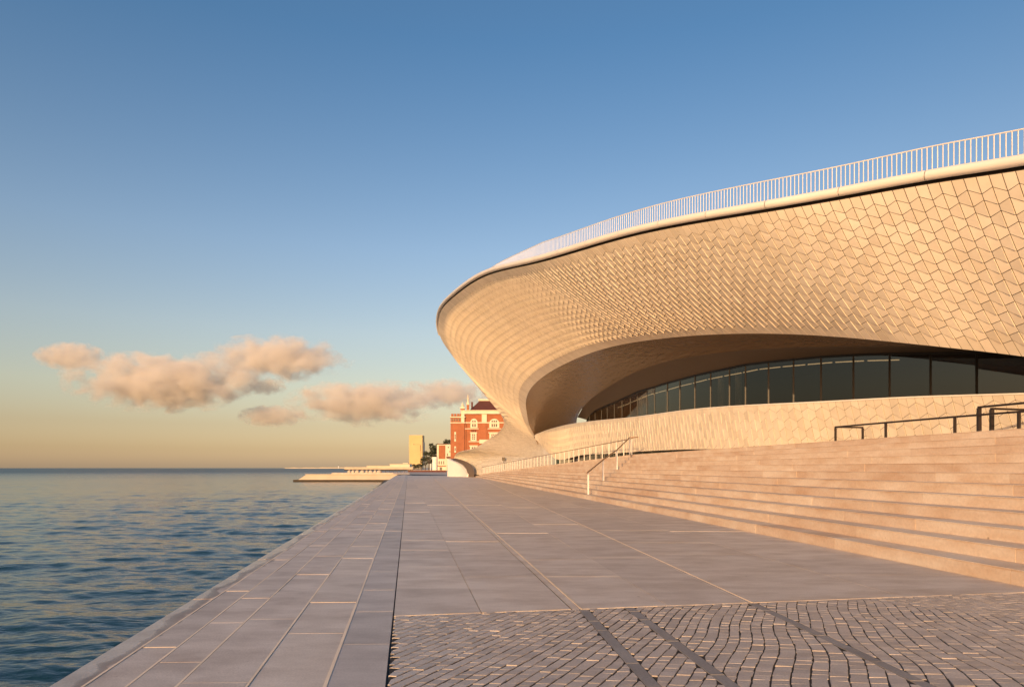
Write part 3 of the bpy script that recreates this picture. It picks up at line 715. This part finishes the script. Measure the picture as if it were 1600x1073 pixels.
fl = empty('floodlight', at(787, 725, 96)); tag(fl, 'small black box floodlight standing by the foot of the white shell', 'floodlight')
MB().box(-.24, .24, -.12, .12, .50, .98).build('lamp_box', M['dark_metal'], fl)
MB().box(-.19, .19, -.135, -.121, .55, .93).build('lens', M['window'], fl)
MB().box(-.04, .04, -.04, .04, -.6, .50).build('stand', M['dark_metal'], fl)

# ------------------------------------------------------------------ brick building behind the shell
D0 = 230.0; U = D0/F
bx = lambda px: (px - 800)*U
bz = lambda py: EYE + (731 - py)*U
OX = bx(704)
bb = empty('brick_building', (OX, D0, 0)); tag(bb, 'orange brick building with cream stone trim and brown mansard roof', 'building')
def bblk(name, p0, p1, y0, y1, d0, d1, mat, parent=bb):
    return MB().box(bx(p0) - OX, bx(p1) - OX, d0, d1, bz(y1), bz(y0)).build(name, mat, parent)
MB().box(0, bx(725.8) - OX, 0, 24, 0, bz(650)).build('corner_turret', M['brick'], bb)
MB().box(bx(725.8) - OX, bx(835) - OX, .7, 26, 0, bz(642)).build('wall', M['brick'], bb)
tb_ = bblk('turret_cornice', 703.2, 727, 650.6, 652.2, -.35, 2, M['cream'])
bblk('turret_cornice', 703.4, 726.6, 659.6, 661.0, -.25, 2, M['cream'])
for p in (705.5, 709.3, 713.0, 716.8): bblk('turret_opening', p, p + 2.0, 653.5, 657.6, -.06, .2, M['window'])
for p in (705, 709.5, 714, 718): bblk('merlon', p, p + 3.4, 646.2, 650.2, -.1, .8, M['brick'])
bblk('corner_pilaster', 720.6, 725.6, 646.5, 659.4, -.2, .6, M['cream'])
bblk('cornice', 720, 836, 641.6, 646.4, -.1, 1.2, M['cream'])
bblk('parapet_edge', 719.2, 836, 640.6, 641.5, -.35, 1.2, M['cream'])
bblk('stone_band', 725.9, 836, 659.2, 660.8, .35, 1.0, M['cream'])
bblk('wall_pilaster', 752.7, 760.5, 646.5, 659.1, .3, 1.0, M['cream'])
bblk('brick_pier', 725.9, 728.3, 661, 718, .45, 1.0, M['brick'])
bblk('brick_pier', 752.7, 760.5, 661, 712, .45, 1.0, M['brick'])
def arch(px, y0, y1, hw, name='arched_window'):
    """stone surround with a round head, dark panes between pale glazing bars"""
    w_ = empty(name, (bx(px) - OX, .5, bz(y1))); w_.parent = bb
    H = (y1 - y0)*U; W = hw*U; n = 12
    pts = [(-W, 0), (W, 0), (W, H - W)] + [(W*math.cos(a), H - W + W*math.sin(a)) for a in np.linspace(0, math.pi, n)[1:-1]] + [(-W, H - W)]
    m_ = MB(); k = len(pts)
    m_.add([(x, 0, z) for x, z in pts] + [(x, .5, z) for x, z in pts], [tuple(range(k))] + [(i, i + k, (i+1) % k + k, (i+1) % k) for i in range(k)])
    m_.build('surround', M['cream'], w_)
    nx = 2 if hw < 6 else 3
    cw_ = 2*W*.62/nx
    for i in range(nx):
        for z0, z1 in ((.12*H, .44*H), (.52*H, .80*H)):
            x0 = -W*.62 + i*cw_
            MB().box(x0 + .12, x0 + cw_ - .12, -.04, .05, z0, z1).build('pane', M['window'], w_)
    return w_
def rectw(px, y0, y1, hw, nx=2, nz=3):
    w_ = empty('window', (bx(px) - OX, .5, bz(y1))); w_.parent = bb
    H = (y1 - y0)*U; W = hw*U
    MB().box(-W, W, 0, .5, 0, H).build('surround', M['cream'], w_)
    MB().box(-W*1.2, W*1.2, -.15, .5, H, H + .35).build('hood', M['cream'], w_)
    cw_ = 2*W*.6/nx
    for i in range(nx):
        for k in range(nz):
            x0 = -W*.6 + i*cw_; z0 = H*.14 + k*H*.78/nz
            MB().box(x0 + .1, x0 + cw_ - .1, -.04, .05, z0 + .08, z0 + H*.78/nz - .08).build('pane', M['window'], w_)
arch(740.4, 653.6, 668.2, 5.6); arch(772.3, 653.6, 668.2, 7.9); arch(806, 653.6, 668.2, 5.6)
rectw(739.8, 676.5, 688.4, 4.6); rectw(771.5, 676.5, 688.4, 7.0, 3, 3)
rectw(739.8, 697, 705, 5.6, 2, 1)
for p0, p1, y_ in ((726.5, 747.8, 668.9), (762, 783, 668.9), (732, 752, 689.0)): bblk('string_course', p0, p1, y_, y_ + 1.2, .2, 1, M['cream'])
for p in (737.2, 740, 742.8): bblk('brick_panel', p - .9, p + .9, 671.5, 674.5, .55, .8, M['roof_tile'])
g_ = MB(); g_.prism([(0, 0), (1, 0), (1, 1), (0, 1)], 0, 1)
for p0, y0, y1 in ((711.2, 674.5, 689.5), (711.2, 697, 706.5)):
    sl2 = empty('slit_window', (bx(p0) - OX, -.05, bz(y1))); sl2.parent = bb
    H = (y1 - y0)*U
    MB().box(-.28, .28, -.05, .3, 0, H).build('surround', M['cream'], sl2)
    MB().box(-.16, .16, -.09, .0, H*.25, H*.75).build('pane', M['window'], sl2)
def spire(px, yb, ym, yt, hw):
    sp_ = empty('pinnacle', (bx(px) - OX, .6, bz(yb))); sp_.parent = bb
    h0 = (yb - ym)*U; h1 = (yb - yt)*U; W = hw*U
    MB().box(-W, W, -W, W, -.3, h0).build('brick_shaft', M['brick'], sp_)
    MB().box(-W*1.25, W*1.25, -W*1.25, W*1.25, h0, h0 + .5).build('cap_stone', M['cream'], sp_)
    m_ = MB(); n = 8; W2 = W*1.05
    m_.add([(W2*math.cos(2*math.pi*i/n), W2*math.sin(2*math.pi*i/n), h0 + .5) for i in range(n)] + [(.12*math.cos(2*math.pi*i/n), .12*math.sin(2*math.pi*i/n), h1) for i in range(n)],
           [(i, (i+1) % n, n + (i+1) % n, n + i) for i in range(n)] + [tuple(range(n, 2*n))]); m_.build('spire', M['cream'], sp_)
spire(722.6, 644.5, 638.2, 628.5, 3.0); spire(731, 641.5, 632.0, 615.8, 1.9)
rf = MB(); x0, x1 = bx(732) - OX, bx(836) - OX; r0, r1 = bx(747) - OX, bx(822) - OX; za, zb_ = bz(641.4), bz(622.2)
rf.add([(x0, 1.3, za), (x1, 1.3, za), (x1, 25, za), (x0, 25, za), (r0, 9, zb_), (r1, 9, zb_), (r1, 18, zb_), (r0, 18, zb_)],
       [(0, 1, 5, 4), (1, 2, 6, 5), (2, 3, 7, 6), (3, 0, 4, 7), (4, 5, 6, 7)])
roof_o = rf.build('roof', M['roof_tile'], bb)
MB().box(r0 - .3, r1, 8.6, 18.4, zb_ + .01, zb_ + .65).build('ridge_coping', M['cream'], roof_o)
MB().box(bx(734.5) - OX, bx(737) - OX, 6, 8, za, bz(625)).build('chimney', M['roof_tile'], roof_o)
# curved gable stone beside the shell
bblk('gable_stone', 749, 768, 686.5, 692.5, .0, 1.2, M['cream'])

# ------------------------------------------------------------------ small buildings, tower, trees along the shore
def house(name, label, cat, D, parts):
    u_ = D/F; x0 = (parts[0][1] - 800)*u_
    h_ = empty(name, (x0, D, 0)); tag(h_, label, cat)
    for nm, p0, p1, y0, y1, d0, d1, mat in parts:
        MB().box((p0 - 800)*u_ - x0, (p1 - 800)*u_ - x0, d0, d1, max(-.1, EYE + (731 - y1)*u_), EYE + (731 - y0)*u_).build(nm, mat, h_)
    return h_
house('tower', 'tall plain sandy concrete tower block standing over dark trees', 'tower', 620,
      [('body', 639.2, 660.0, 679.6, 726.2, 0, 14, M['concrete']), ('side_strip', 660.05, 661.2, 690, 726.2, 2, 12, M['pier']), ('base', 640.5, 659, 726.25, 733.2, 1.5, 12, M['window']),
       ('slit', 656.6, 657.4, 695, 704.5, -.05, .3, M['roof_tile']), ('slit', 657.3, 658.1, 705, 707.5, -.05, .3, M['window']), ('slit', 646.0, 647.0, 693.2, 694.6, -.05, .3, M['window']),
       ('panel_joint', 647, 656.5, 694.1, 694.35, -.03, .3, M['roof_tile']), ('panel_joint', 657.0, 657.3, 707.6, 725.5, -.03, .3, M['roof_tile'])])
house('brick_panel_house', 'cream house with an orange brick panel and arched doorway', 'house', 330,
      [('wall', 682.6, 697.2, 694.2, 735, 0, 12, M['cream']), ('brick_panel', 685.6, 695.8, 695.4, 716.5, -.12, .2, M['brick']), ('base_course', 683, 696.8, 727, 728.4, -.15, .2, M['brick']),
       ('window', 685.5, 687, 720, 725, -.06, .2, M['window']), ('window', 689, 690.4, 720, 725, -.06, .2, M['window']), ('window', 692.6, 694, 720, 725, -.06, .2, M['window']), ('doorway', 687, 690.6, 729.5, 735, -.07, .2, M['window']), ('roof', 683.5, 699, 692.8, 694.1, 1, 12, M['roof_tile'])])
house('cream_house', 'cream house with small dark windows beside the brick building', 'house', 300,
      [('wall', 697.3, 706, 694, 735, 0, 10, M['cream']), ('window', 699.8, 701.4, 697.6, 699.6, -.06, .2, M['window']), ('window', 702.2, 703.5, 704, 706.4, -.06, .2, M['window']), ('window', 698.4, 699.8, 708, 712, -.06, .2, M['window']), ('balcony', 697.6, 703.8, 713, 715.4, -.8, 0, M['roof_tile']), ('window', 700.6, 702, 720.5, 726, -.06, .2, M['window']), ('door', 698.6, 700.4, 726, 735, -.06, .2, M['roof_tile'])])
house('white_kiosk', 'narrow plain white block in front of the trees', 'kiosk', 280,
      [('body', 675.6, 682.0, 713.6, 736, 0, 4, M['lip']), ('side_panel', 680.2, 681.4, 716, 735, -.05, .1, M['cream'])])
house('white_mast', 'thin white mast standing beside the narrow white block', 'mast', 260, [('pole', 672.0, 673.0, 725, 737, 0, .3, M['lip']), ('lamp_head', 671.6, 673.4, 724.2, 725, -.1, .4, M['lip'])])
house('low_wall', 'low brown wall closing the far end of the promenade', 'wall', 240, [('body', 637, 697, 734.6, 737.2, 0, .4, M['roof_tile']), ('coping', 637, 697, 734.2, 734.58, -.1, .5, M['pier'])])

leafq = []
def tree(label, px, py_base, D, h, rad, name='tree', n=700, dome=1.0, base_z=None):
    x, y_, z = at(px, py_base, D); z = -.06 if base_z is None else base_z
    t = empty(name, (x, y_, z)); tag(t, label, 'tree', 'trees along the far shore')
    MB().tube([(0, 0, 0), (rad*.05, 0, h*.3), (rad*.1, rad*.05, h*.6)], [rad*.09, rad*.06, rad*.03], 6).build('trunk', M['bark'], t)
    lm = MB()
    for a in (0.6, 2.4, 4.4): lm.tube([(rad*.05, 0, h*.3), (rad*.35*math.cos(a), rad*.35*math.sin(a), h*.55), (rad*.5*math.cos(a), rad*.5*math.sin(a), h*.75)], [rad*.05, rad*.03, rad*.015], 5)
    lm.build('limbs', M['bark'], t)
    cl = [(random.gauss(0, .42)*rad, random.gauss(0, .42)*rad, h*(.42 + .5*random.random()*dome), rad*random.uniform(.22, .4)) for _ in range(11)]
    m_ = MB()
    for _ in range(n):
        cx, cy, cz, cr = random.choice(cl)
        d = Vector((random.gauss(0, 1), random.gauss(0, 1), random.gauss(0, 1))).normalized()*cr*random.uniform(.5, 1.05)
        p = Vector((cx, cy, cz)) + Vector((d.x, d.y, d.z*.8)); s_ = rad*random.uniform(.05, .1)
        a = Vector((random.gauss(0, 1), random.gauss(0, 1), random.gauss(0, 1))).normalized(); b_ = a.orthogonal().normalized()*s_; a = a*s_
        m_.add([p - a - b_*.5, p + a - b_*.5, p + a*.8 + b_*.6, p - a*.7 + b_*.6], [(0, 1, 2, 3)])
    m_.build('crown', M['leaf'], t)
tree('low dark bush tree just beside the foot of the sandy tower', 664.5, 735, 420, 9, 3.4)
tree('rounded dark tree between the sandy tower and the white block', 670, 735, 400, 12, 4.2)
tree('tall dark tree rising behind the narrow white block', 677.5, 735, 380, 16.5, 4.6)
tree('slender tree leaning over the roof of the brick panel house', 682, 735, 420, 18, 3.6)
tree('broad dark tree crown above the roof of the cream house', 699, 735, 400, 18.5, 5.2)
tree('dark tree in front of the sandy tower base, nearest the river', 647.5, 735, 560, 4.6, 2.6)
tree('dark tree in front of the middle of the sandy tower base', 653, 735, 560, 5, 2.6)
tree('dark tree in front of the sandy tower base, nearest the bushes', 658.5, 735, 550, 5, 2.6)

# ------------------------------------------------------------------ piers and far shore
def pier(name, label, D, p0, p1, ytop, depth, slope=2.0, mat=M['pier']):
    u_ = D/F; x0, x1 = (p0 - 800)*u_, (p1 - 800)*u_; zt = EYE + (731 - ytop)*u_
    t = empty(name, (x0, D, WZ)); tag(t, label, 'pier'); h = zt - WZ
    m_ = MB(); W = x1 - x0
    m_.add([(-slope*.5, -.5, h*.28), (W, -.5, h*.28), (W, depth, h*.28), (-slope*.5, depth, h*.28), (slope*.3, 0, h), (W, 0, h), (W, depth, h), (slope*.3, depth, h)],
           [(4, 5, 6, 7), (0, 1, 5, 4), (3, 0, 4, 7), (1, 2, 6, 5), (2, 3, 7, 6)]); m_.build('wall', mat, t)
    MB().box(-slope, W, -.9, depth, -1, h*.279).build('algae_band', M['algae'], t)
    MB().box(slope*.2, W, -.12, 1.2, h + .003, h + .16).build('coping', mat, t)
    return t
p1_ = pier('stone_pier', 'pale stone pier with dark waterline reaching into the river', 152, 474, 640, 741.6, 9)
MB().box(23.0, 23.12, -.52, .1, .5, 1.42).build('joint', M['algae'], p1_)
pier('far_pier', 'grey pier deck behind the pale stone pier', 205, 515, 640, 739.0, 60, 3, M['slab'])
house('breakwater', 'long thin pale breakwater wall beyond the piers', 'breakwater', 450, [('wall', 538, 645, 729.4, 733.0, 0, 3, M['pier']), ('deck', 538, 645, 733.05, 735, -1, 3, M['algae'])])
house('waterside_hall', 'long low cream waterside building left of the sandy tower', 'building', 520, [('wall', 573, 612, 728.0, 733, 0, 10, M['cream']), ('roof', 572.6, 612, 727.2, 727.95, -.3, 10, M['pier'])])
house('waterside_hall', 'taller cream waterside building ending beside the sandy tower', 'building', 500, [('wall', 609, 640, 725.2, 733, 0, 12, M['cream']), ('roof', 608.6, 640, 724.4, 725.15, -.3, 12, M['pier']), ('roof_box', 629, 637, 723.2, 724.35, 1, 6, M['cream'])])
ORD = ['first', 'second', 'third', 'fourth', 'fifth', 'sixth', 'seventh', 'eighth']
for i, px in enumerate((545.5, 551.5, 558, 566, 573, 579, 586, 592.5)):
    u_ = 215/F; o = at(px, 739, 215)
    rk = MB(); n = 7; rx = random.uniform(.45, .75)
    rings = [(1, 0), (1.05, .45), (.7, .95), (.25, 1.15)]
    for r_, z in rings: rk.v += [(rx*r_*math.cos(2*math.pi*k/n)*random.uniform(.85, 1.15), rx*r_*math.sin(2*math.pi*k/n)*random.uniform(.85, 1.15), z*random.uniform(.9, 1.1)*.8) for k in range(n)]
    for q in range(3): rk.f += [(q*n+k, q*n+(k+1) % n, (q+1)*n+(k+1) % n, (q+1)*n+k) for k in range(n)]
    rk.f.append(tuple(3*n + k for k in range(n)))
    ro = rk.build('boulder', M['pier']); ro.location = (o[0], 215, -.14); tag(ro, 'pale boulder on the grey pier deck, %s from its outer end' % ORD[i], 'boulder', 'boulders on the far pier')
dr = empty('deck_railing', at(596, 739, 214)); tag(dr, 'thin dark railing along the grey pier deck near the promenade', 'railing')
MB().box(0, 8.5, -.05, .05, .75, .85).build('rail_bar', M['dark_metal'], dr)
for k in range(8): MB().box(k*1.2, k*1.2 + .12, -.05, .05, 0, .75).build('post', M['dark_metal'], dr)
for i, (px, D, h) in enumerate(((583, 60, .8), (588, 66, .9), (592.5, 72, .9), (596.5, 79, 1.0), (600, 87, 1.0), (603.2, 96, 1.1), (606, 107, 1.1))):
    x = qx(QE, D) - .25; rk = MB(); n = 9
    for r_, z in ((1.25, -.2), (1.2, .35), (.85, .8), (.3, 1.0)): rk.v += [(1.1*r_*math.cos(2*math.pi*k/n)*random.uniform(.8, 1.2), 4.2*r_*math.sin(2*math.pi*k/n)*random.uniform(.85, 1.15), z*h*random.uniform(.9, 1.1)) for k in range(n)]
    for q in range(3): rk.f += [(q*n+k, q*n+(k+1) % n, (q+1)*n+(k+1) % n, (q+1)*n+k) for k in range(n)]
    rk.f.append(tuple(3*n + k for k in range(n)))
    ro = rk.build('rock', M['rock']); ro.location = (x, D, WZ + .1); tag(ro, 'dark wet rock below the promenade edge, %s in the row receding to the pier' % ORD[i], 'rock', 'rocks along the quay')
fs = MB(); xs_ = np.linspace(445, 575, 40)
for i, px in enumerate(xs_):
    x = (px - 800)/F*6000; fs.v += [(x, 6000, WZ - 1), (x, 6000, EYE + 3.0 + 4*noise.noise(Vector((px*.11, 0, 0))) + (px - 445)*.03), (x, 6060, WZ - 1)]
for i in range(39): fs.f += [(i*3, i*3+3, i*3+4, i*3+1), (i*3+1, i*3+4, i*3+5, i*3+2)]
tag(fs.build('far_shore', M['pier']), kind='structure')
lh = empty('lighthouse', at(529, 731, 5900)); lh.location.z = 0; tag(lh, 'tiny pale lighthouse on the far shore at the horizon', 'lighthouse')
MB().tube([(0, 0, 0), (0, 0, 22)], [5, 3.5], 10).build('shaft', M['lip'], lh); MB().tube([(0, 0, 22), (0, 0, 27)], [4.2, 2.0], 10).build('lantern', M['window'], lh)
for px, py, lab in ((452, 741.0, 'small gull standing near the outer end of the stone pier'),):
    pass

# ------------------------------------------------------------------ clouds
def cloud_mat(seed, dens, thr):
    m = bpy.data.materials.new('cloud_vapour'); m.use_nodes = True
    n, l = m.node_tree.nodes, m.node_tree.links; n.clear()
    out = n.new('ShaderNodeOutputMaterial'); pv = n.new('ShaderNodeVolumePrincipled')
    tc = n.new('ShaderNodeTexCoord'); ob = tc.outputs['Object']
    ln_ = n.new('ShaderNodeVectorMath'); ln_.operation = 'LENGTH'; l.new(ob, ln_.inputs[0])
    mp = n.new('ShaderNodeMapping'); mp.inputs['Location'].default_value = (seed, seed*.7, 0); mp.inputs['Scale'].default_value = (2.6, 1.4, 1.15); l.new(ob, mp.inputs[0])
    t = n.new('ShaderNodeTexNoise'); t.inputs['Scale'].default_value = 1.7; t.inputs['Detail'].default_value = 9; t.inputs['Roughness'].default_value = .60; l.new(mp.outputs[0], t.inputs['Vector'])
    # value = noise - thr - r * .5
    a = n.new('ShaderNodeMath'); a.operation = 'MULTIPLY_ADD'; a.inputs[1].default_value = -.42; l.new(ln_.outputs['Value'], a.inputs[0]); l.new(t.outputs[0], a.inputs[2])
    mr = n.new('ShaderNodeMapRange'); mr.inputs[1].default_value = thr; mr.inputs[2].default_value = thr + .17; mr.inputs[3].default_value = 0; mr.inputs[4].default_value = dens; l.new(a.outputs[0], mr.inputs[0])
    l.new(mr.outputs[0], pv.inputs['Density'])
    pv.inputs['Color'].default_value = (1, .965, .91, 1); pv.inputs['Anisotropy'].default_value = 0.0
    l.new(pv.outputs[0], out.inputs['Volume'])
    m.cycles.volume_step_rate = .5
    return m
def cloud(label, px0, px1, py0, py1, D, seed, thr=.17, dens=.020):
    cx, cy, cz = at((px0 + px1)/2, (py0 + py1)/2, D); rx = (px1 - px0)/2/F*D; rz_ = (py1 - py0)/2/F*D
    v, f = [], []; nu_, nv = 20, 12
    for j in range(nv + 1):
        for i in range(nu_):
            th = math.pi*j/nv; ph = 2*math.pi*i/nu_; v.append((math.sin(th)*math.cos(ph), math.sin(th)*math.sin(ph), math.cos(th)))
    f = [(j*nu_+i, (j+1)*nu_+i, (j+1)*nu_+(i+1) % nu_, j*nu_+(i+1) % nu_) for j in range(nv) for i in range(nu_)]
    o = mesh('cloud', v, f, cloud_mat(seed, dens, thr)); o.location = (cx, cy, cz); o.scale = (rx, rx*.5, rz_)
    tag(o, label, 'cloud', 'low evening clouds over the river'); return o
cloud('largest cloud, wide and orange lit, over the open river', 92, 430, 545, 648, 3000, 3.1)
cloud('greyer cloud reaching up from the largest cloud', 310, 560, 520, 600, 3150, 8.3)
cloud('small pink cloud puff above the left end of the largest cloud', 52, 168, 533, 580, 3000, 5.2, .08)
cloud('second big cloud, between the largest cloud and the brick building', 440, 700, 590, 668, 3100, 11.7, .15)
cloud('thin pink cloud streak just above the brick building roof', 610, 790, 590, 640, 3300, 14.9)
cloud('low flat wisp of cloud under the gap between the two big clouds', 370, 480, 632, 668, 3200, 17.3, .09)
cloud('tiny grey cloud scrap in the gap between the two big clouds', 375, 450, 590, 618, 3200, 21.1, .09)
